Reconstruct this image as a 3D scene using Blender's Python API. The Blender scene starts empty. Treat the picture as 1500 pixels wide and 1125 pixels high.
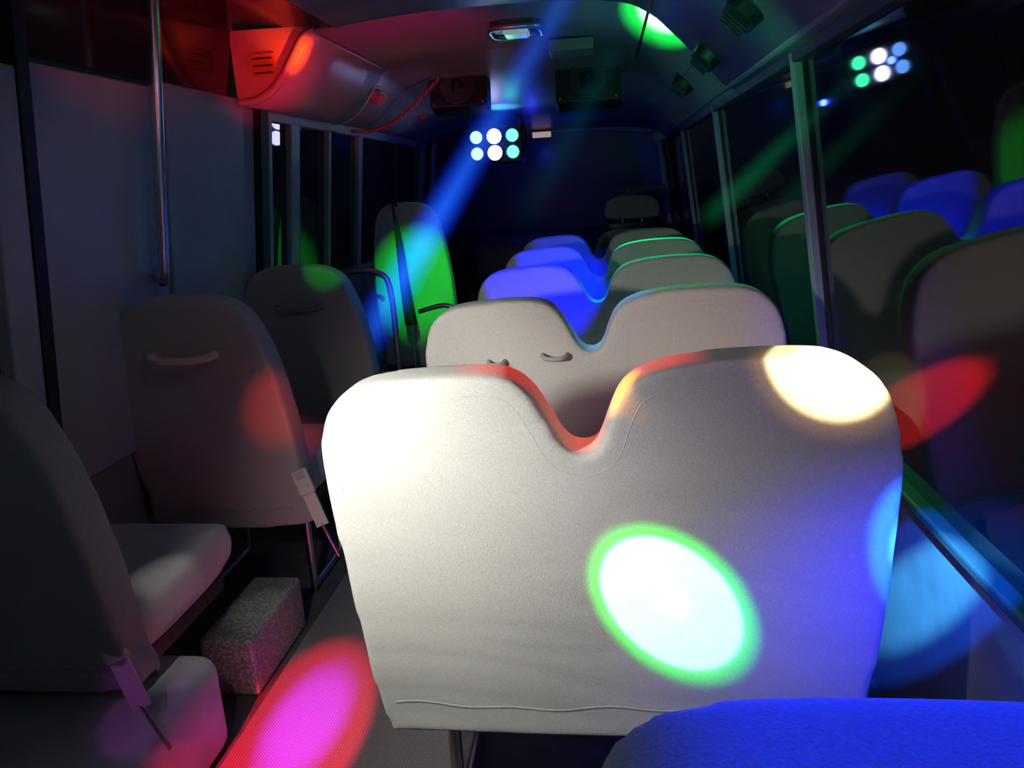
import bpy, bmesh, math, random
from mathutils import Vector, Matrix, Euler, noise as mnoise
from mathutils.bvhtree import BVHTree
random.seed(4)
scn=bpy.context.scene
scn.view_settings.view_transform='Standard'
scn.view_settings.look='None'
COL=scn.collection

# ---------------------------------------------------------------- materials
def mat(name,color,rough=0.6,metal=0.0,var=0.0,scale=20,bump=0.0,bscale=200,emit=None,es=0,ior=None,coat=0,sheen=0,spec=None):
    m=bpy.data.materials.new(name); m.use_nodes=True
    nt=m.node_tree; b=nt.nodes['Principled BSDF']
    b.inputs['Base Color'].default_value=(*color,1)
    b.inputs['Roughness'].default_value=rough
    b.inputs['Metallic'].default_value=metal
    if ior: b.inputs['IOR'].default_value=ior
    if coat: b.inputs['Coat Weight'].default_value=coat
    if sheen: b.inputs['Sheen Weight'].default_value=sheen
    if spec is not None: b.inputs['Specular IOR Level'].default_value=spec
    tc=nt.nodes.new('ShaderNodeTexCoord')
    if var>0:
        n=nt.nodes.new('ShaderNodeTexNoise'); n.inputs['Scale'].default_value=scale; n.inputs['Detail'].default_value=6
        r=nt.nodes.new('ShaderNodeValToRGB')
        r.color_ramp.elements[0].position=.3; r.color_ramp.elements[1].position=.7
        r.color_ramp.elements[0].color=(*[c*(1-var) for c in color],1)
        r.color_ramp.elements[1].color=(*[min(1,c*(1+var)) for c in color],1)
        nt.links.new(tc.outputs['Object'],n.inputs['Vector'])
        nt.links.new(n.outputs['Fac'],r.inputs['Fac']); nt.links.new(r.outputs['Color'],b.inputs['Base Color'])
    if bump>0:
        n2=nt.nodes.new('ShaderNodeTexNoise'); n2.inputs['Scale'].default_value=bscale; n2.inputs['Detail'].default_value=3
        bp=nt.nodes.new('ShaderNodeBump'); bp.inputs['Strength'].default_value=bump; bp.inputs['Distance'].default_value=.004
        nt.links.new(tc.outputs['Object'],n2.inputs['Vector'])
        nt.links.new(n2.outputs['Fac'],bp.inputs['Height']); nt.links.new(bp.outputs['Normal'],b.inputs['Normal'])
    if emit:
        b.inputs['Emission Color'].default_value=(*emit,1); b.inputs['Emission Strength'].default_value=es
    return m
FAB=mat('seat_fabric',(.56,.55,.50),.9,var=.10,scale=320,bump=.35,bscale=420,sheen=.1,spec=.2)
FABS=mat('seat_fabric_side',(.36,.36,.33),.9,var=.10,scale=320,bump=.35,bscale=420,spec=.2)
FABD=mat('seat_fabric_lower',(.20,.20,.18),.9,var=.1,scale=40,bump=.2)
PIPE=mat('seat_piping',(.40,.39,.36),.8)
HANDLE=mat('handle_plastic',(.66,.56,.38),.4)
HANDG=mat('handle_plastic_grey',(.38,.37,.34),.5)
BLK=mat('black_plastic',(.02,.02,.022),.4)
DARK=mat('dark_trim',(.035,.035,.04),.5,var=.2,scale=8)
METAL=mat('brushed_steel',(.6,.6,.62),.28,metal=1.0)
PANEL=mat('door_panel_grey',(.33,.35,.38),.5,var=.08,scale=5,bump=.1,bscale=60)
JAMB=mat('jamb_grey',(.35,.37,.36),.5,var=.05)
WALLM=mat('side_wall_vinyl',(.22,.22,.24),.6,var=.15,scale=10,bump=.15)
CEIL=mat('ceiling_vinyl',(.24,.24,.26),.38,var=.06,scale=6,bump=.08,bscale=40)
SHELL=mat('overhead_shell_plastic',(.42,.40,.42),.3,var=.04,scale=3)
DUCT=mat('duct_panel',(.30,.31,.31),.35,var=.05,scale=4)
HEADER=mat('door_header_gloss',(.02,.018,.02),.12)
GLASS=mat('tinted_night_glass',(.024,.024,.026),.03,ior=1.42)
WGLASS=mat('windscreen_night_glass',(.05,.06,.12),.25,ior=1.3)
PILLAR=mat('window_pillar_paint',(.30,.31,.33),.45,var=.05)
SILL=mat('window_sill_vinyl',(.04,.045,.055),.7,var=.05)
RUB=mat('rubber_seal',(.01,.01,.01),.6)
WHITEP=mat('wheel_arch_vinyl',(.45,.45,.44),.55,var=.1,scale=12,bump=.2,bscale=60)
BELT=mat('belt_webbing',(.55,.53,.46),.7)
STICK=mat('yellow_sticker',(.5,.30,.03),.5)
CLOCK=mat('header_label',(.8,.75,.6),.5,emit=(1,.75,.45),es=.35)
SIGN=mat('dash_sign_paper',(.07,.08,.09),.6,var=.5,scale=40)
UMB=mat('umbrella_cloth',(.02,.02,.03),.7)
FLOORD=mat('floor_dark',(.08,.08,.08),.6,var=.25,scale=14,bump=.3,bscale=90)
FLOOR=mat('aisle_mat_rubber',(.25,.23,.23),.6)
def floor_pattern():
    nt=FLOOR.node_tree; b=nt.nodes['Principled BSDF']
    tc=nt.nodes.new('ShaderNodeTexCoord'); mp=nt.nodes.new('ShaderNodeMapping'); mp.inputs['Rotation'].default_value=(0,0,math.radians(45))
    br=nt.nodes.new('ShaderNodeTexBrick'); br.inputs['Scale'].default_value=45; br.inputs['Mortar Size'].default_value=.06
    br.inputs['Color1'].default_value=(.30,.27,.27,1); br.inputs['Color2'].default_value=(.25,.23,.23,1); br.inputs['Mortar'].default_value=(.16,.14,.14,1)
    nt.links.new(tc.outputs['Object'],mp.inputs['Vector']); nt.links.new(mp.outputs['Vector'],br.inputs['Vector'])
    nt.links.new(br.outputs['Color'],b.inputs['Base Color'])
floor_pattern()
def tread():
    m=mat('diamond_plate',(.34,.33,.31),.45)
    nt=m.node_tree; b=nt.nodes['Principled BSDF']
    tc=nt.nodes.new('ShaderNodeTexCoord'); v=nt.nodes.new('ShaderNodeTexVoronoi'); v.inputs['Scale'].default_value=110
    r=nt.nodes.new('ShaderNodeValToRGB'); r.color_ramp.elements[0].color=(.50,.49,.44,1); r.color_ramp.elements[1].color=(.20,.20,.19,1)
    r.color_ramp.elements[1].position=.6
    nt.links.new(tc.outputs['Object'],v.inputs['Vector']); nt.links.new(v.outputs['Distance'],r.inputs['Fac']); nt.links.new(r.outputs['Color'],b.inputs['Base Color'])
    bp=nt.nodes.new('ShaderNodeBump'); bp.inputs['Strength'].default_value=.5; bp.inputs['Distance'].default_value=.004; bp.invert=True
    nt.links.new(v.outputs['Distance'],bp.inputs['Height']); nt.links.new(bp.outputs['Normal'],b.inputs['Normal'])
    return m
TREAD=tread()

# ---------------------------------------------------------------- geometry helpers
def newobj(name,me,m=None,parent=None,smooth=False):
    o=bpy.data.objects.new(name,me); COL.objects.link(o)
    if m: me.materials.append(m)
    if parent: o.parent=parent
    if smooth:
        for p in me.polygons: p.use_smooth=True
    return o
def empty(name,loc=(0,0,0)):
    o=bpy.data.objects.new(name,None); COL.objects.link(o); o.location=loc; o.empty_display_size=.1; return o
def meshvf(name,v,f,m,parent=None,smooth=False,bev=0,seg=3):
    me=bpy.data.meshes.new(name); me.from_pydata([tuple(p) for p in v],[],f); me.update()
    bm=bmesh.new(); bm.from_mesh(me); bmesh.ops.recalc_face_normals(bm,faces=bm.faces)
    if bev>0:
        bmesh.ops.bevel(bm,geom=list(bm.edges),offset=bev,segments=seg,profile=.5,affect='EDGES')
    bm.to_mesh(me); bm.free()
    return newobj(name,me,m,parent,smooth)
BF=[(0,1,2,3),(7,6,5,4),(0,4,5,1),(1,5,6,2),(2,6,7,3),(3,7,4,0)]
def box(name,lo,hi,m,parent=None,bev=.005,seg=2,smooth=False):
    (a,b,c),(d,e,f)=lo,hi
    v=[(a,b,c),(d,b,c),(d,e,c),(a,e,c),(a,b,f),(d,b,f),(d,e,f),(a,e,f)]
    return meshvf(name,v,BF,m,parent,smooth,bev,seg)
def catmull(pts,n=8,closed=True):
    out=[];N=len(pts)
    rng=range(N if closed else N-1)
    for i in rng:
        if closed: p0,p1,p2,p3=[Vector(pts[(i+k)%N]) for k in(-1,0,1,2)]
        else: p0,p1,p2,p3=[Vector(pts[min(max(i+k,0),N-1)]) for k in(-1,0,1,2)]
        for j in range(n):
            t=j/n
            out.append(.5*((2*p1)+(-p0+p2)*t+(2*p0-5*p1+4*p2-p3)*t*t+(-p0+3*p1-3*p2+p3)*t**3))
    if not closed: out.append(Vector(pts[-1]))
    return out
def tube(name,pts,r,m,parent=None,n=8,closed=False,seg=10,smoothpts=True):
    P=catmull(pts,n,closed) if smoothpts else [Vector(p) for p in pts]
    bm=bmesh.new(); rings=[]; N=len(P); up=None
    for i,p in enumerate(P):
        if closed: t=(P[(i+1)%N]-P[i-1])
        else: t=P[min(i+1,N-1)]-P[max(i-1,0)]
        t.normalize()
        if up is None:
            up=Vector((0,0,1)) if abs(t.z)<.9 else Vector((1,0,0))
        a=t.cross(up).normalized(); up=a.cross(t).normalized()
        rr=r(i/(N-1)) if callable(r) else r
        rings.append([bm.verts.new(p+a*math.cos(2*math.pi*k/seg)*rr+up*math.sin(2*math.pi*k/seg)*rr) for k in range(seg)])
    M=N if closed else N-1
    for i in range(M):
        A,B=rings[i],rings[(i+1)%N]
        for k in range(seg): bm.faces.new((A[k],A[(k+1)%seg],B[(k+1)%seg],B[k]))
    if not closed:
        bm.faces.new(list(reversed(rings[0]))); bm.faces.new(rings[-1])
    bmesh.ops.recalc_face_normals(bm,faces=bm.faces)
    me=bpy.data.meshes.new(name); bm.to_mesh(me); bm.free()
    return newobj(name,me,m,parent,True)
def cyl(name,c,axis,r,h,m,parent=None,seg=32,r2=None,bev=0):
    bm=bmesh.new(); bmesh.ops.create_cone(bm,cap_ends=True,segments=seg,radius1=r,radius2=r if r2 is None else r2,depth=h)
    q=Vector((0,0,1)).rotation_difference(Vector(axis).normalized())
    bmesh.ops.rotate(bm,verts=bm.verts,cent=(0,0,0),matrix=q.to_matrix())
    bmesh.ops.translate(bm,verts=bm.verts,vec=c)
    me=bpy.data.meshes.new(name); bm.to_mesh(me); bm.free()
    return newobj(name,me,m,parent)
def loft(name,sections,m,parent=None,thick=0.0,smooth=True):
    v=[p for s in sections for p in s]; n=len(sections[0]); f=[]
    for i in range(len(sections)-1):
        for j in range(n-1):
            f.append((i*n+j,i*n+j+1,(i+1)*n+j+1,(i+1)*n+j))
    me=bpy.data.meshes.new(name); me.from_pydata([tuple(p) for p in v],[],f); me.update()
    o=newobj(name,me,m,parent,smooth)
    if thick:
        s=o.modifiers.new('s','SOLIDIFY'); s.thickness=thick; s.offset=0
    return o

# ---------------------------------------------------------------- soft seat parts
def soft_solid(name,outline,y0,y1,m,parent,lean=0,voxel=.011,iters=14,bulge=0,wr=.0025,seed=0,zref=0,crease=0):
    P=outline; N=len(P)
    bm=bmesh.new()
    A=[bm.verts.new((p[0],y0,p[1])) for p in P]; B=[bm.verts.new((p[0],y1,p[1])) for p in P]
    bm.faces.new(A); bm.faces.new(list(reversed(B)))
    for i in range(N): bm.faces.new((A[i],B[i],B[(i+1)%N],A[(i+1)%N]))
    bmesh.ops.recalc_face_normals(bm,faces=bm.faces)
    bmesh.ops.triangulate(bm,faces=[f for f in bm.faces if len(f.verts)>4])
    me=bpy.data.meshes.new(name); bm.to_mesh(me); bm.free()
    o=newobj(name,me,m,None)
    r=o.modifiers.new('r','REMESH'); r.mode='VOXEL'; r.voxel_size=voxel; r.use_smooth_shade=True
    s=o.modifiers.new('s','SMOOTH'); s.factor=.5; s.iterations=iters
    dg=bpy.context.evaluated_depsgraph_get(); me2=bpy.data.meshes.new_from_object(o.evaluated_get(dg))
    o.modifiers.clear(); o.data=me2; me2.name=name
    if not me2.materials: me2.materials.append(m)
    for vv in me2.vertices:
        c=vv.co
        w=mnoise.noise(Vector((c.x*4+seed,c.y*5,c.z*3)))*wr*2
        if crease: w+=(1-abs(mnoise.noise(Vector((c.x*2.2+seed,0,c.z*11+c.x*2)))))**6*crease
        k=max(0,1-((c.z-zref-.35)/.36)**2)
        c.y+=w-(bulge*k if c.y<(y0+y1)/2 else 0)
        c.y-=lean*(c.z-zref)
    for p in me2.polygons: p.use_smooth=True
    o.parent=parent
    return o

DBL=[(-.37,-.060),(-.412,-.048),(-.434,-.015),(-.444,.1),(-.452,.25),(-.461,.40),(-.466,.49),(-.46,.56),(-.435,.62),(-.38,.655),(-.25,.668),(-.155,.664),(-.112,.635),(-.083,.585),(-.06,.542),(-.035,.53),(-.008,.54),(.01,.59),(.035,.64),(.085,.668),(.18,.682),(.31,.684),(.375,.668),(.42,.625),(.445,.55),(.455,.47),(.456,.32),(.452,.16),(.446,.06),(.436,-.02),(.415,-.048),(.38,-.060)]
SGL=[(-.235,-.05),(-.265,.05),(-.275,.25),(-.262,.42),(-.242,.54),(-.205,.635),(-.13,.68),(-.02,.688),(.10,.68),(.175,.64),(.215,.56),(.245,.44),(.265,.25),(.265,.05),(.24,-.05)]
SQR=[(-.22,-.05),(-.255,.0),(-.262,.3),(-.262,.55),(-.254,.638),(-.232,.675),(-.18,.693),(-.05,.694),(.10,.682),(.19,.660),(.23,.615),(.245,.55),(.25,.3),(.245,.0),(.22,-.05)]
def seat(name,loc,outline,w,handle=None,lean=.13,cushion=True,th=.095,zb=.40,seed=0,hmat=HANDLE,seam=True,legs=True,fab=FAB,vox=.011,hr_=.012,sm=14):
    e=empty(name,loc)
    O=[Vector((p[0],p[1]+zb)) for p in outline]
    P=catmull(O,5)
    br=soft_solid('backrest',P,0,th,fab,e,lean=lean,zref=zb,bulge=.012,seed=seed,voxel=vox,crease=.0014,iters=sm)
    bm=bmesh.new(); bm.from_mesh(br.data); bvh=BVHTree.FromBMesh(bm); bm.free()
    def surf(x,z,off=0):
        h=bvh.ray_cast(Vector((x,-2,z)),Vector((0,1,0)))
        return (h[0].y if h[0] else -lean*(z-zb))-off
    hw=w/2
    hem=[]
    for i in range(33):
        x=-hw*.90+hw*1.80*i/32; z=zb+.012+.004*math.sin(i*.9)+.004*math.sin(i*.37+seed)
        hem.append((x,surf(x,z,-.0013),z))
    tube('cover_hem',hem,.0020,fab,e,smoothpts=False)
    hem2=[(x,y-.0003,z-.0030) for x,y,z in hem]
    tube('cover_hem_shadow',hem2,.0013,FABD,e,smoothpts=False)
    if seam:
        pts=[]
        for i,p in enumerate(P):
            if p.y<zb+.47: continue
            t=(P[(i+1)%len(P)]-P[i-1]).normalized(); n=Vector((t.y,-t.x))
            q=p+n*.034
            if pts and (Vector((pts[-1][0],pts[-1][2]))-q).dot(Vector((t.x,t.y)))>-.003: continue
            pts.append((q.x,surf(q.x,q.y,-.0010),q.y))
        if len(pts)>4: tube('piping',pts,.0016,fab,e,n=2,seg=6)
    if cushion:
        prof=catmull([Vector(p) for p in[(.07,.40),(.10,.50),(.25,.50),(.42,.515),(.52,.505),(.545,.46),(.53,.40),(.40,.375),(.2,.37)]],4)
        o=soft_solid('cushion',[(p.x,p.y) for p in prof],-hw*.97,hw*.97,FAB,e,voxel=.016,iters=8,seed=seed+3)
        for v in o.data.vertices:
            x,y,z=v.co; v.co=(-y,x,z)
        bmx=bmesh.new(); bmx.from_mesh(o.data); bmesh.ops.recalc_face_normals(bmx,faces=bmx.faces); bmx.to_mesh(o.data); bmx.free()
        box('seat_frame',(-hw*.9,.10,.33),(hw*.9,.48,.375),BLK,e)
        for i,(lx) in enumerate((-hw*.75,hw*.75)):
            if legs: tube('leg_%d'%i,[(lx,.16,.34),(lx,.16,.025),(lx,.18,.02),(lx,.40,.02),(lx,.44,.03),(lx,.44,.34)],.014,METAL,e,n=4)
            else: tube('leg_%d'%i,[(lx,.18,.34),(lx,.18,.272)],.014,METAL,e,smoothpts=False)
    for i,(hx,hz,hl,mt) in enumerate(handle or []):
        ya=surf(hx-hl/2,hz); yb=surf(hx+hl/2,hz)
        y0=(ya+yb)/2; dz=.10*hl
        tube('handle_%d'%i,[(hx-hl/2,ya+.01,hz+dz*.4),(hx-hl/2+.004,ya-.020,hz+dz*.2),(hx-hl*.28,y0-.034,hz-dz*.2),(hx,y0-.036,hz-dz*.3),(hx+hl*.28,y0-.034,hz-dz*.2),(hx+hl/2-.004,yb-.020,hz+dz*.2),(hx+hl/2,yb+.01,hz+dz*.4)],lambda t:hr_,mt,e)
    return e

def buckle(loc,parent):
    e=empty('belt_buckle',loc); e.parent=parent
    box('strap',(-.02,-.004,-.12),(.02,.004,.0),BELT,e,bev=.001)
    box('buckle_body',(-.026,-.012,-.01),(.026,.012,.075),BELT,e,bev=.008,seg=3)
    box('release_button',(-.014,-.015,.045),(.014,-.010,.068),PIPE,e,bev=.002)
    tube('stalk',[(0,0,-.11),(.0,.01,-.17),(0,.03,-.24)],.006,METAL,e)
    e.rotation_euler=(math.radians(-10),math.radians(-18),math.radians(15))

seat('double_bus_seat',(-.012,1.225,0),DBL,.90,seed=1,vox=.009)
seat('double_bus_seat',(-.010,1.985,0),DBL,.90,seed=7,handle=[(-.275,.913,.045,HANDG),(-.125,.925,.065,HANDG)],hr_=.006)
seat('double_bus_seat',(0.0,2.765,0),DBL,.90,seed=13)
seat('double_bus_seat',(0.0,3.53,0),DBL,.90,seed=19)
seat('double_bus_seat',(0.0,4.27,0),DBL,.90,seed=23)
seat('single_bus_seat',(.240,.368,0),SQR,.50,seed=31,zb=.387,sm=8)
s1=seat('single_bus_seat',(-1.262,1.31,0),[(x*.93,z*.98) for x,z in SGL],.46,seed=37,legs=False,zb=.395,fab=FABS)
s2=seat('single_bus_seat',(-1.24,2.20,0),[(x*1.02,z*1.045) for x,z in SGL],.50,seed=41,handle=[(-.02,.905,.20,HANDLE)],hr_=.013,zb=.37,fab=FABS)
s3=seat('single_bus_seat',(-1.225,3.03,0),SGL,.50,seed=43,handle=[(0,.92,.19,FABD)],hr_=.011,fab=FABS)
buckle((.285,-.02,.45),s2); buckle((.225,-.0,.44),s1)
TALL=[(p[0]*.86,p[1]*1.29) for p in SGL]
seat('front_passenger_seat',(-1.10,4.40,0),TALL,.40,seed=47,lean=.12)
d=seat('driver_seat',(.17,5.12,0),[(p[0]*1.0,p[1]*.93) for p in SGL],.52,seed=53,seam=False,fab=FABD)
hr=catmull([Vector(p) for p in[(-.14,1.10),(-.17,1.14),(-.16,1.2),(-.1,1.235),(0,1.24),(.1,1.235),(.16,1.2),(.17,1.14),(.14,1.10)]],4)
soft_solid('headrest',[(p.x,p.y) for p in hr],-.12,-.03,FABD,d,voxel=.014,iters=8)
tube('headrest_post_l',[(-.06,-.07,1.02),(-.06,-.075,1.14)],.007,METAL,d,smoothpts=False)
tube('headrest_post_r',[(.06,-.07,1.02),(.06,-.075,1.14)],.007,METAL,d,smoothpts=False)

# ---------------------------------------------------------------- bus shell
Y0,Y1=-1.2,6.4
def xr(z): return .567-.132*(z-.88)
def xl(z): return -1.45+.125*(z-1.1)
def slab(name,side,y0,y1,z0,z1,th,off,m,parent=None,bev=0):
    v=[]
    for z in(z0,z1):
        x=xr(z) if side=='R' else xl(z)
        s=1 if side=='R' else -1
        a=x+s*off; b=x+s*(off+th)
        v+= [(a,y0,z),(b,y0,z),(b,y1,z),(a,y1,z)]
    return meshvf(name,v,BF,m,parent,False,bev,2)
box('floor',(-1.62,Y0,-.05),(.72,Y1,0),FLOORD,bev=0)
box('aisle_mat',(-.975,Y0+.02,.0005),(-.40,4.3,.005),FLOOR,bev=0)
slab('wall_right','R',Y0,Y1,0,.68,.05,0,WALLM)
slab('trim_1','R',Y0,Y1,.68,.705,.05,-.012,SILL,bev=.006)
slab('wall_left','L',Y0,Y1,0,.90,.05,0,WALLM)
slab('trim_2','L',3.18,Y1,.90,.925,.05,-.015,PILLAR,bev=.005)
box('wall_rear',(-1.65,Y0-.05,0),(.75,Y0,2.05),WALLM,bev=0)
ys=[Y0,-.1,2.12,3.57,5.0,6.38]
for i in range(5):
    slab('window_%d'%(i+1),'R',ys[i],ys[i+1],.705,1.64,.012,.02,GLASS)
ti=3
for i,y in enumerate(ys[1:-1]):
    slab('trim_%d'%ti,'R',y-.018,y+.018,.70,1.66,.03,-.005,PILLAR,bev=.004); ti+=1
    slab('trim_%d'%ti,'R',y-.045,y-.03,.715,1.64,.008,.014,RUB); ti+=1
slab('trim_%d'%ti,'R',Y0,Y1,1.60,1.66,.04,-.005,DARK,bev=.004); ti+=1
yl=[3.20,3.55,4.50,6.10,6.38]
for i in range(4):
    slab('window_%d'%(6+i),'L',yl[i],yl[i+1],.925,1.70,.012,.02,GLASS)
for y,w in((3.52,.10),(3.98,.035),(4.50,.07),(5.3,.02),(6.12,.10)):
    slab('trim_%d'%ti,'L',y-w/2,y+w/2,.91,1.72,.03,-.008,PILLAR if w>.03 else DARK,bev=.005); ti+=1
    slab('trim_%d'%ti,'L',y+w/2+.002,y+w/2+.03,.925,1.70,.015,.003,RUB); ti+=1
slab('trim_%d'%ti,'L',3.18,Y1,1.66,1.72,.04,-.01,PILLAR,bev=.005); ti+=1
dr=empty('door_1')
slab('leaf_rear','L',1.80,2.40,.60,1.70,.03,-.02,PANEL,dr,bev=.006)
slab('leaf_front','L',2.43,3.06,.60,1.72,.03,-.02,PANEL,dr,bev=.006)
slab('seal','L',2.40,2.43,.60,1.70,.02,0,RUB,dr)
slab('jamb_rear','L',1.66,1.76,.3,1.68,.04,-.04,JAMB,dr,bev=.006)
slab('jamb_seal','L',1.76,1.80,.3,1.93,.04,-.045,RUB,dr)
slab('jamb_front','L',3.06,3.13,.3,1.69,.05,-.05,RUB,dr)
slab('jamb_front_rail','L',3.13,3.17,.3,1.69,.05,-.05,PILLAR,dr,bev=.006)
slab('door_glass_upper','L',1.66,2.93,1.72,1.95,.02,0,HEADER,dr)
slab('wall_left_rear','L',Y0,1.66,.90,1.95,.04,0,JAMB)

# ceiling: right duct + centre + left shoulder (door bay is flat and high)
profC=[(-.95,1.938),(-.88,1.95),(-.65,1.966),(-.43,1.97),(-.15,1.965),(.06,1.945),(.17,1.90),(.25,1.83),(.36,1.72),(.42,1.655),(.455,1.632),(.50,1.63)]
profL=[(-1.40,1.72),(-1.33,1.705),(-1.26,1.715),(-1.19,1.76),(-1.125,1.84),(-1.075,1.91),(-1.03,1.93),(-.95,1.938)]
profB=[(-1.40,1.93),(-1.33,1.955),(-1.26,1.958),(-1.19,1.955),(-1.125,1.95),(-1.075,1.948),(-1.03,1.944),(-.95,1.938)]
cc=catmull([Vector(p) for p in profC],3,False); cL=catmull([Vector(p) for p in profL],4,False); cB=catmull([Vector(p) for p in profB],4,False)
def sec(pl,y,drop):
    out=[]
    for p in pl:
        z=p.y; cap=1.97-drop
        if drop and z>cap-.03: z=cap-.03+(z-cap+.03)*.12
        out.append((p.x,y,z))
    return out
full=cL[:-1]+cc
loft('ceiling',[sec(full,2.93,0),sec(full,3.95,0),sec(full,4.05,.02),sec(full,4.9,.13),sec(full,5.3,.17),sec(full,Y1,.24)],CEIL,thick=.012)
loft('ceiling_rear',[sec(cc,Y0,0),sec(cc,1.0,0),sec(cc,2.94,0)],CEIL,thick=.012)
loft('ceiling_door_bay',[sec(cB,Y0,0),sec(cB,1.0,0),sec(cB,2.925,0)],HEADER,thick=.008)
tube('trim_%d'%ti,[(.165,Y0+.05,1.895),(.165,4.0,1.895)],.006,DARK,smoothpts=False); ti+=1
tube('trim_%d'%ti,[(.335,Y0+.05,1.74),(.335,4.0,1.74)],.003,DARK,smoothpts=False); ti+=1
tube('trim_%d'%ti,[(.44,Y0+.05,1.637),(.44,5.6,1.637)],.010,DUCT,smoothpts=False); ti+=1
sh=empty('overhead_locker')
shp=[p for p in cL if p.x>-1.36 and p.x<-1.02]
v=[(p.x,2.92,p.y-.004) for p in shp]+[(-1.02,2.92,1.945),(-1.35,2.92,1.95)]
meshvf('locker_end',v,[tuple(range(len(v)))],SHELL,sh)
tube('locker_end_lip',[(p.x+.004,2.915,p.y-.004) for p in shp],.014,SHELL,sh,n=2)
loft('locker_skin',[[(p.x+.006,y,p.y-.012) for p in shp] for y in(2.92,3.3,3.7,3.92)],SHELL,sh,thick=.006)
tube('locker_front_lip',[(p.x+.006,3.92,p.y-.012) for p in shp],.008,SHELL,sh,n=2)
box('sticker',(-1.28,2.912,1.785),(-1.185,2.918,1.865),STICK,sh,bev=0)
for i in range(3): box('sticker_line_%d'%i,(-1.27,2.910,1.845-.025*i),(-1.195,2.913,1.851-.025*i),BLK,sh,bev=0)

# windscreen
ws=[(xl(.95)+.05,6.36,.95),(xr(.95)-.05,6.36,.95),(xr(1.7)-.04,6.30,1.70),(xl(1.7)+.04,6.30,1.78)]
v=ws+[(x,y+.02,z) for x,y,z in ws]
meshvf('window_10',v,[(0,1,2,3),(7,6,5,4),(0,4,5,1),(1,5,6,2),(2,6,7,3),(3,7,4,0)],WGLASS)
tube('trim_%d'%ti,[(ws[0][0],6.33,.95),(ws[3][0],6.27,1.66),(ws[3][0]+.12,6.27,1.73),(-.45,6.27,1.745),(ws[2][0]-.12,6.27,1.70),(ws[2][0],6.27,1.63),(ws[1][0],6.33,.95)],.028,PILLAR); ti+=1
box('wall_front',(-1.65,6.40,0),(.75,6.46,2.05),DARK,bev=0)
db=empty('dashboard')
prf=catmull([Vector(p) for p in[(5.88,.35),(5.85,.8),(5.88,.92),(5.98,.99),(6.26,.96),(6.29,.9),(6.29,.35)]],4,False)
loft('dash_body',[[(x,p.x,p.y) for p in prf] for x in(-1.40,-.9,-.3,.2,.48)],DARK,db,thick=.01)
box('binnacle',(-.02,5.86,.95),(.36,6.0,1.05),BLK,db,bev=.03,seg=4,smooth=True)
box('dash_sign',(.12,6.22,1.18),(.46,6.23,1.28),SIGN,db,bev=.001)
box('dash_sign_stand',(.26,6.225,.96),(.30,6.235,1.18),BLK,db,bev=.001)
sw=empty('steering_wheel')
c=Vector((.17,5.76,.95))
ring=[(c.x+.18*math.cos(a),c.y+.18*math.sin(a)*.5,c.z+.18*math.sin(a)*.87) for a in[2*math.pi*i/16 for i in range(16)]]
tube('rim',ring,.013,BLK,sw,closed=True)
for i,a in enumerate((0,math.pi,-math.pi/2)):
    tube('spoke_%d'%i,[tuple(c),(c.x+.18*math.cos(a),c.y+.09*math.sin(a),c.z+.157*math.sin(a))],.011,BLK,sw,smoothpts=False)
cyl('hub',c,(0,-.87,.5),.05,.03,BLK,sw)
tube('column',[tuple(c),(c.x,c.y+.12,c.z-.07)],.03,BLK,sw,smoothpts=False)
box('header_clock',(-.53,6.10,1.68),(-.39,6.13,1.72),CLOCK,bev=.004)
m_=empty('interior_mirror')
box('mirror_body',(.36,5.98,1.60),(.46,6.01,1.66),PILLAR,m_,bev=.01)
tube('mirror_arm',[(.41,6.0,1.65),(.40,6.08,1.72)],.008,BLK,m_,smoothpts=False)

# ---------------------------------------------------------------- poles and rails
tube('grab_pole',[(-1.41,2.30,1.13),(-1.37,2.26,1.13),(-1.355,2.25,1.15),(-1.30,2.25,1.55),(-1.258,2.25,1.85),(-1.248,2.25,1.945)],.017,METAL,n=4,seg=16)
hrail=empty('entry_handrail')
tube('rail_upper',[(-1.38,3.66,.97),(-1.2,3.66,.985),(-1.10,3.66,.97),(-1.05,3.66,.90),(-1.04,3.66,.6),(-1.04,3.66,.02)],.015,METAL,hrail)
tube('rail_mid',[(-1.38,3.72,.84),(-1.15,3.72,.85),(-1.10,3.72,.83)],.011,METAL,hrail)
hr2=empty('entry_handrail')
tube('rail_upper',[(-1.0,4.0,.72),(-.86,4.0,.75),(-.80,4.0,.71),(-.82,4.0,.62),(-.90,4.0,.56),(-.93,4.0,.02)],.013,METAL,hr2)
um=empty('folded_umbrella')
tube('canopy',[(-1.10,4.20,.62),(-1.115,4.19,.85),(-1.12,4.17,1.10),(-1.13,4.16,1.22)],lambda t:.028*(1-t)+.008,UMB,um)
tube('shaft',[(-1.098,4.205,.02),(-1.10,4.20,.64)],.006,METAL,um,smoothpts=False)
tube('hook',[(-1.13,4.16,1.21),(-1.132,4.155,1.27),(-1.12,4.15,1.29),(-1.105,4.15,1.27)],.007,BLK,um)

box('wheel_arch_cover',(-1.5,.7,0),(-.98,1.60,.27),WHITEP,bev=.05,seg=5,smooth=True)
hb=empty('heater_box')
box('heater_body',(-1.15,1.77,.002),(-.995,2.13,.18),TREAD,hb,bev=.012,seg=3)
box('heater_foot',(-1.14,1.78,-.0),(-1.0,2.12,.012),BLK,hb,bev=.002)

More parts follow.
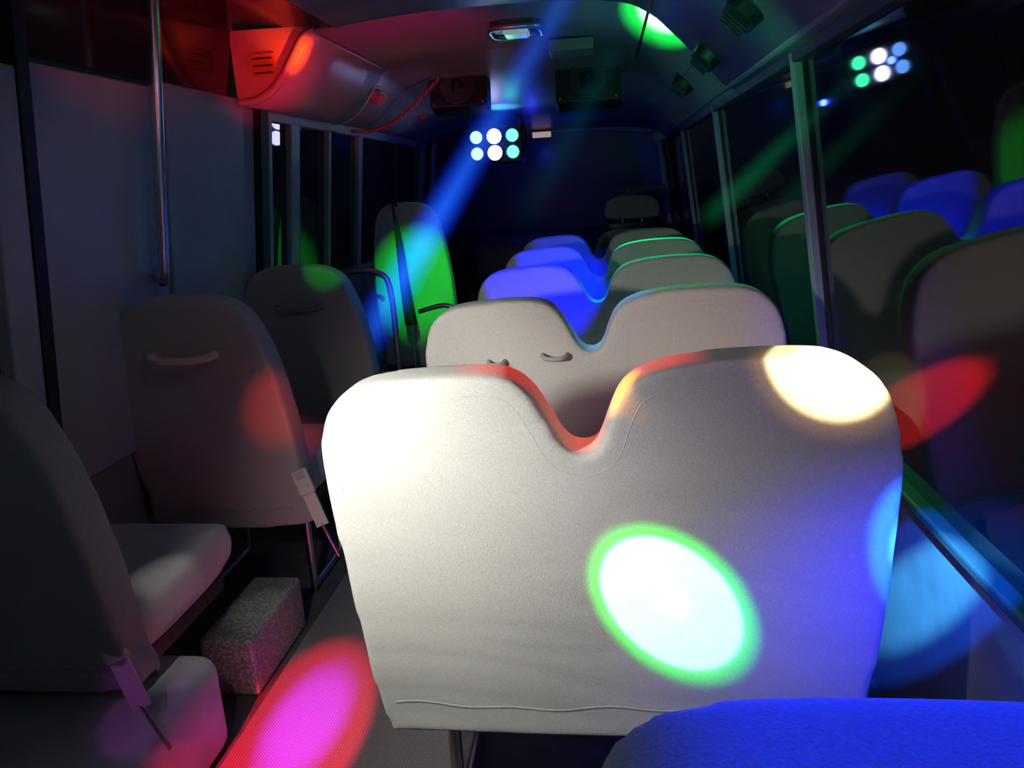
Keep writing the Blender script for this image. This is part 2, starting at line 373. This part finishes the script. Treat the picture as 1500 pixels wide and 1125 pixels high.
# ---------------------------------------------------------------- ceiling fittings
SPK=mat('speaker_grille',(.10,.10,.11),.4,metal=.6)
def speaker(loc,w,h,dp,tilt=0):
    e=empty('ceiling_speaker',loc)
    box('cabinet',(-w/2,0,-h/2),(w/2,dp,h/2),BLK,e,bev=.008)
    GR=SPK
    cyl('surround',(0,-.004,0),(0,-1,0),h*.42,.012,GR,e,seg=48)
    tube('rim',[(h*.43*math.cos(a),-.012,h*.43*math.sin(a)) for a in[2*math.pi*i/24 for i in range(24)]],.006,GR,e,closed=True,n=2)
    tube('rim_inner',[(h*.28*math.cos(a),-.012,h*.28*math.sin(a)) for a in[2*math.pi*i/24 for i in range(24)]],.004,GR,e,closed=True,n=2)
    cyl('cone',(0,-.012,0),(0,-1,0),h*.24,.02,BLK,e,seg=32,r2=h*.1)
    cyl('dust_cap',(0,-.024,0),(0,-1,0),h*.09,.012,GR,e,seg=24,r2=h*.05)
    for i,(sx,sz) in enumerate(((-1,-1),(1,-1),(1,1),(-1,1))):
        cyl('screw_%d'%i,(sx*w*.43,-.003,sz*h*.42),(0,-1,0),.006,.006,METAL,e,seg=12)
    e.rotation_euler=(math.radians(tilt),0,0)
    return e
speaker((-.07,4.20,1.845),.33,.22,.16,-12)
speaker((-.74,4.20,1.855),.30,.20,.16,-12)
def rrect(w,h,r,n=5):
    out=[]
    for cx,cy,a0 in((w/2-r,h/2-r,0),(-w/2+r,h/2-r,90),(-w/2+r,-h/2+r,180),(w/2-r,-h/2+r,270)):
        for i in range(n+1):
            a=math.radians(a0+90*i/n); out.append((cx+r*math.cos(a),cy+r*math.sin(a)))
    return out
LAMPM=mat('dome_lamp_lens',(.5,.6,.6),.2,emit=(.5,1,.9),es=.25)
cl=empty('ceiling_lamp',(-.33,3.30,1.935))
R=rrect(.20,.22,.06)
tube('bezel',[(x,y,0) for x,y in R],.011,METAL,cl,closed=True,n=1)
v=[(x,y,.0) for x,y in R]+[(x,y,.03) for x,y in R]; n=len(R)
meshvf('base',v,[tuple(range(n)),tuple(range(2*n-1,n-1,-1))]+[(i,(i+1)%n,n+(i+1)%n,n+i) for i in range(n)],SPK,cl)
box('lens',(-.05,-.06,-.018),(.05,.06,.005),LAMPM,cl,bev=.012,seg=3)
box('switch',(.06,-.03,-.012),(.08,.03,.002),BLK,cl,bev=.003)
ac=empty('ceiling_monitor',(-.13,3.72,1.93))
box('monitor_body',(-.10,-.10,-.03),(.10,.10,.02),PILLAR,ac,bev=.008)
box('monitor_hinge',(-.03,.08,-.02),(.03,.12,.03),BLK,ac,bev=.004)
def vent(loc,rot,name='air_vent',s=1,m=BLK,rim=DARK,parent=None):
    e=empty(name,loc)
    if parent: e.parent=parent
    R=[(x*s,y*s) for x,y in rrect(.085,.15,.035)]
    v=[(x,y,.0) for x,y in R]+[(x*.85,y*.9,-.03*s) for x,y in R]; n=len(R)
    meshvf('housing',v,[tuple(range(n)),tuple(range(2*n-1,n-1,-1))]+[(i,(i+1)%n,n+(i+1)%n,n+i) for i in range(n)],m,e)
    tube('rim',[(x,y,-.002) for x,y in R],.006*s,rim,e,closed=True,n=1)
    for i in range(4):
        y=(-.045+.03*i)*s
        box('louvre_%d'%i,(-.028*s,y-.003,-.045*s),(.028*s,y+.006,-.026*s),m,e,bev=.001)
    e.rotation_euler=rot
    return e
for y in(.65,1.35,2.07,2.78,3.55):
    vent((.352,y,1.728),(0,math.radians(43),0),s=1.15)
SHR=mat('vent_red',(.45,.08,.08),.4)
vent((-1.13,4.0,1.82),(0,math.radians(-52),0),m=SHR,rim=SHELL,s=1.0,parent=sh)
vent((-1.13,5.0,1.815),(0,math.radians(-52),0),m=SHR,rim=SHELL,s=.9)
REDC=mat('cable_red_lit',(.5,.02,.02),.5)  # red light falling on the cord is put into its colour
pts=[]
for i in range(40):
    t=i/39; pts.append((-.80-.32*t,4.05+.1*t,1.905-.02-.20*t**1.2-.03*math.sin(t*math.pi)+.006*math.sin(i*1.6)))
pts+=[(-1.22,4.15,1.66),(-1.30,4.1,1.665)]
tube('hanging_cable',pts,.008,REDC,n=3,seg=6)

# ---------------------------------------------------------------- party lights
def ledmat(n,c,s): return mat(n,(.0,.0,.0),.4,emit=c,es=s)
LB=ledmat('led_blue',(.12,.35,1),6); LW=ledmat('led_white',(.6,.6,1),10); LG=ledmat('led_green',(.05,1,.45),6)
def fixture(loc,rotz,drop):
    e=empty('party_light_bar',loc)
    box('housing',(-.18,.03,-.115),(.18,.13,.115),BLK,e,bev=.012,seg=3)
    for i,(x,m1) in enumerate(((-.115,LB),(0,LW),(.115,LG))):
        for j,z in enumerate((.05,-.05)):
            r=.038 if i!=1 else .045
            cyl('lens_%d%d'%(i,j),(x,.022,z),(0,-1,0),r,.016,m1,e,seg=28,r2=r*.8)
            tube('bezel_%d%d'%(i,j),[(x+(r+.006)*math.cos(a),.028,z+(r+.006)*math.sin(a)) for a in[2*math.pi*k/16 for k in range(16)]],.005,BLK,e,closed=True,n=2)
    tube('bracket',[(-.185,.08,0),(-.195,.08,.06),(-.15,.08,drop-.02),(0,.08,drop),(.15,.08,drop-.02),(.195,.08,.06),(.185,.08,0)],.007,BLK,e)
    e.rotation_euler=(0,0,rotz)
    return e
fixture((-.685,5.05,1.60),0,.20)
fixture((-.60,-.18,1.72),math.pi,.22)

# light beams painted as self-glowing volume cones, brightest on the axis
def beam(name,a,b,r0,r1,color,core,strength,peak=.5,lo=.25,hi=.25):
    m=bpy.data.materials.new(name+'_glow'); m.use_nodes=True; nt=m.node_tree; nt.nodes.clear()
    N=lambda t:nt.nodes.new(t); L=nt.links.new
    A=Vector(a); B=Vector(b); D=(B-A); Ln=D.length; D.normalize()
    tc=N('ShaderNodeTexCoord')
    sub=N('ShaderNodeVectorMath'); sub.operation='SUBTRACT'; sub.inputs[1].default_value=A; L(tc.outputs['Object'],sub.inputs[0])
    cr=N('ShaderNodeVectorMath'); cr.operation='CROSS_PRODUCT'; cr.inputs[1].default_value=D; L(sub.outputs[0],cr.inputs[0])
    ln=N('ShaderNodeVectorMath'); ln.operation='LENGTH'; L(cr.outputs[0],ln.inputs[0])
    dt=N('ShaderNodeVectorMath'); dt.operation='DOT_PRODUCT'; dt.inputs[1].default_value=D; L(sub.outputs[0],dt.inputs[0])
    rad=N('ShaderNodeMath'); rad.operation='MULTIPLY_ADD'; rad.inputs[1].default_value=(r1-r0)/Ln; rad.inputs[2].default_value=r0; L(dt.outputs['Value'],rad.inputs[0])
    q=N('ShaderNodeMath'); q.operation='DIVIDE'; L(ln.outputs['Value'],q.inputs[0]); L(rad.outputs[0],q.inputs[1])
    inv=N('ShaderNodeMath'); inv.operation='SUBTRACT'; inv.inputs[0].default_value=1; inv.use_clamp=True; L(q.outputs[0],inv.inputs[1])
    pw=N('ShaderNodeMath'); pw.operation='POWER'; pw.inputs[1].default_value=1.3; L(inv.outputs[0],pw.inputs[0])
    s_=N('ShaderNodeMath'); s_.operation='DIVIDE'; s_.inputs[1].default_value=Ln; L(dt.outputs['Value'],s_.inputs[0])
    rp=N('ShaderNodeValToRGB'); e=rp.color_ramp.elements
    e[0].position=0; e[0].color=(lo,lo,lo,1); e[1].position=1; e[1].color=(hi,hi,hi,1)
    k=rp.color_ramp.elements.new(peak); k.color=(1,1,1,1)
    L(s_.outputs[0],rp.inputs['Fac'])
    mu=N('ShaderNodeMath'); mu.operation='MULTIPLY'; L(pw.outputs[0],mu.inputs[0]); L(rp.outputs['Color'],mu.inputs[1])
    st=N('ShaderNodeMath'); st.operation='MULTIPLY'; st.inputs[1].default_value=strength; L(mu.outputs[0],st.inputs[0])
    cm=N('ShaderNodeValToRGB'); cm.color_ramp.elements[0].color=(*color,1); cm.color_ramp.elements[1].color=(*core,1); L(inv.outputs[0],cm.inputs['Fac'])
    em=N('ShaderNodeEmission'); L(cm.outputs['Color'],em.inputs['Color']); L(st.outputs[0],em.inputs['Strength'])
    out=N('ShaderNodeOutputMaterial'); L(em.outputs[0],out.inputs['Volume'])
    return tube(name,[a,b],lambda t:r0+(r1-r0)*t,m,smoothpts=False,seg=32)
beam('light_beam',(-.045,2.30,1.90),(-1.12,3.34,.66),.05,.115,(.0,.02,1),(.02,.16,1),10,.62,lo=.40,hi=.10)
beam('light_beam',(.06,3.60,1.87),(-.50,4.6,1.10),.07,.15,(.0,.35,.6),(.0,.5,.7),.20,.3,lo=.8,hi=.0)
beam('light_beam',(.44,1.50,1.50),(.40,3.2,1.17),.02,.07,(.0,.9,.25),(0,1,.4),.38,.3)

# ---------------------------------------------------------------- lights
def spot(name,src,dst,deg,color,W,blend=.15,rad=.004):
    l=bpy.data.lights.new(name,'SPOT'); l.energy=W; l.color=color; l.spot_size=math.radians(deg); l.spot_blend=blend; l.shadow_soft_size=rad
    o=bpy.data.objects.new(name,l); COL.objects.link(o); o.location=src
    o.rotation_euler=(Vector(dst)-Vector(src)).to_track_quat('-Z','Y').to_euler(); return o
def pt(name,loc,color,W,rad=.02):
    l=bpy.data.lights.new(name,'POINT'); l.energy=W; l.color=color; l.shadow_soft_size=rad
    o=bpy.data.objects.new(name,l); COL.objects.link(o); o.location=loc; return o
F=(-.58,0.0,1.50)
spot('spot_disc_green',F,(.083,1.17,.665),9.3,(.0,1,.0),400,.5)
spot('spot_disc_cyan',F,(.083,1.17,.665),7.5,(.33,.78,.75),600,.22)
spot('spot_disc_core',F,(.083,1.17,.67),2.4,(1,1,1),400,.9)
spot('spot_disc_white',(-.3,-.2,1.7),(.315,1.13,1.085),6.6,(1,.82,.42),520,.3)
spot('spot_disc_white_core',(-.3,-.2,1.7),(.33,1.13,1.08),5.2,(1,1,.9),600,.7)
spot('spot_disc_white_halo',(-.3,-.2,1.7),(.315,1.13,1.085),8.8,(1,.5,.10),70,.8)
spot('key_white',(-.64,.68,1.22),(-.42,1.17,.90),86,(1,.985,.93),47,1,.03)  # unseen lamp added in the aisle to brighten the first bench's left side
spot('fill_violet',(.30,.2,1.55),(.18,1.15,.96),48,(.8,.68,.80),8.5,1,.05)
spot('fill_blue',(.52,.78,.72),(.46,1.18,.62),95,(.012,.018,1),14,1,.03)
spot('spot_blue_wall',(.10,-.1,1.75),(.60,1.43,.55),8.5,(.0,.09,1),1100,.4)
spot('spot_cyan_wall',(.10,-.1,1.75),(.60,1.45,.53),5.6,(.08,.55,1),2400,.8)
spot('spot_red_wall',(.22,-.2,1.7),(.56,1.42,.93),4.2,(1,.01,.01),11000,.5)
spot('spot_pink_floor',(-.74,-.90,1.30),(-.83,1.60,0),8.2,(1,.012,.06),2000,.4)
spot('spot_violet_floor',(-.74,-.90,1.30),(-.82,1.68,0),5.2,(.28,.03,1),3200,.9)
spot('spot_violet_arch',(-.62,-.1,1.7),(-1.04,1.42,.2),6.5,(.6,.05,.8),24,.6)
spot('spot_arch_white',(-.75,1.55,1.5),(-1.08,1.55,.30),14,(1,.97,.95),7,.9)
spot('spot_heater_white',(-.55,1.3,1.7),(-1.04,1.95,.12),9,(1,.97,.90),12,.9)
spot('spot_blue_row',(-.35,1.2,1.85),(-.22,2.73,1.02),15,(.0,.001,1),480,.5)
spot('spot_blue_row_far',(-.35,1.6,1.85),(-.2,3.47,1.0),12,(.0,.001,1),520,.5)
spot('spot_blue_row_farther',(-.35,2.3,1.85),(-.2,4.22,1.0),12,(.001,.002,1),160,.6)
spot('spot_blue_row_notch',(-.2,3.2,1.8),(.0,1.98,1.0),12,(.05,.15,1),80,.5)
spot('spot_green_rim',(.1,4.9,1.7),(.25,2.9,1.03),20,(.0,1,.3),260,.5)
spot('spot_blue_near',(.2,.95,1.5),(.25,.40,1.08),40,(.003,.02,1),50,.5)
spot('spot_blue_near_back',(.35,-.35,1.35),(.22,.30,1.0),60,(.005,.02,1),.5,1)
spot('spot_red_notch',(-.25,3.4,1.85),(-.05,1.2,1.0),11,(1,.02,.0),420,.5)
spot('spot_yellow_notch',(-.75,.9,1.5),(.025,1.18,1.02),6,(1,.35,.02),130,.7)
spot('spot_green_front_seat',(-.7,2.3,1.85),(-1.06,4.33,.85),16,(.0,1,.04),200,.8)
spot('spot_green_left_top',(-.6,1.2,1.85),(-1.10,2.95,1.08),6,(.0,1,.03),45,.8)
spot('spot_red_left',(-.3,.6,1.6),(-.98,2.12,.75),8,(1,.03,.02),85,.9)
spot('spot_row2_white',(-.70,1.25,1.35),(-.36,1.93,.90),34,(1,.98,.95),10,1)
spot('spot_row2_red',(.2,1.25,1.5),(.28,1.93,.98),36,(1,.25,.15),1.0,1)
# ceiling colour
spot('spot_red_locker',(-.5,1.7,1.35),(-1.22,2.92,1.80),19,(1,.0,.0),75,1)
spot('spot_orange_locker',(-.50,2.60,1.50),(-1.07,2.92,1.84),14,(1,.05,.0),110,1)
spot('spot_red_ceiling',(-.55,2.2,1.25),(-.85,3.4,1.95),54,(1,.0,.04),20,1)
spot('spot_red_door_glass',(-.6,1.2,1.3),(-1.2,2.2,1.95),40,(1,.0,.02),20,1)
spot('spot_green_duct',(.03,.7,1.3),(.206,2.80,1.87),8,(.005,1,.06),1900,.8)
spot('spot_white_duct',(.03,.7,1.3),(.206,2.80,1.87),5,(.7,1,.8),2600,.9)
spot('spot_green_duct_wide',(0,1.6,1.3),(.33,2.4,1.75),70,(.03,1,.40),9,1)
spot('spot_blue_ceiling',(-.2,2.4,1.2),(-.1,3.1,1.97),34,(.05,.35,1),4,1)
pt('glow_blue_front',(-.685,4.90,1.60),(.05,.10,1),.7).data.specular_factor=0
pt('glow_blue_windscreen',(-.5,5.7,1.50),(.02,.04,1),1.6).data.specular_factor=0
spot('glow_ceiling_front',(-.64,4.98,1.70),(-.62,5.0,1.85),100,(.1,.7,1),2.0,.6)
spot('spot_violet_shell',(-.5,3.0,1.3),(-1.1,4.3,1.8),30,(.85,.45,1),8,1)
pt('spill_rear',(-.5,-.4,1.8),(.9,.95,1),.42,.1)
pt('spill_mid',(-.6,2.0,1.6),(.55,.65,1),.2,.1)
spot('spill_door',(-.5,1.55,1.65),(-1.45,2.25,1.15),70,(.7,.8,1),1.6,1)
w=bpy.data.worlds.new('night'); scn.world=w; w.use_nodes=True
w.node_tree.nodes['Background'].inputs[0].default_value=(.01,.012,.02,1); w.node_tree.nodes['Background'].inputs[1].default_value=.3

# ---------------------------------------------------------------- camera
f=1130.0; roll=1.5
d_=Vector(((885-750)/f,-(262-562.5)/f,-1)).normalized()
r_=math.radians(roll); u=Vector((-math.sin(r_),math.cos(r_),0)); z_=(u-d_*u.dot(d_)).normalized(); x_=d_.cross(z_)
M=Matrix((x_,d_,z_))
cam=bpy.data.cameras.new('camera'); cam.sensor_width=36; cam.lens=36*f/1500; cam.clip_start=.01
co=bpy.data.objects.new('camera',cam); COL.objects.link(co)
co.matrix_world=Matrix.Translation((0,0,1.35))@M.to_4x4()
scn.camera=co
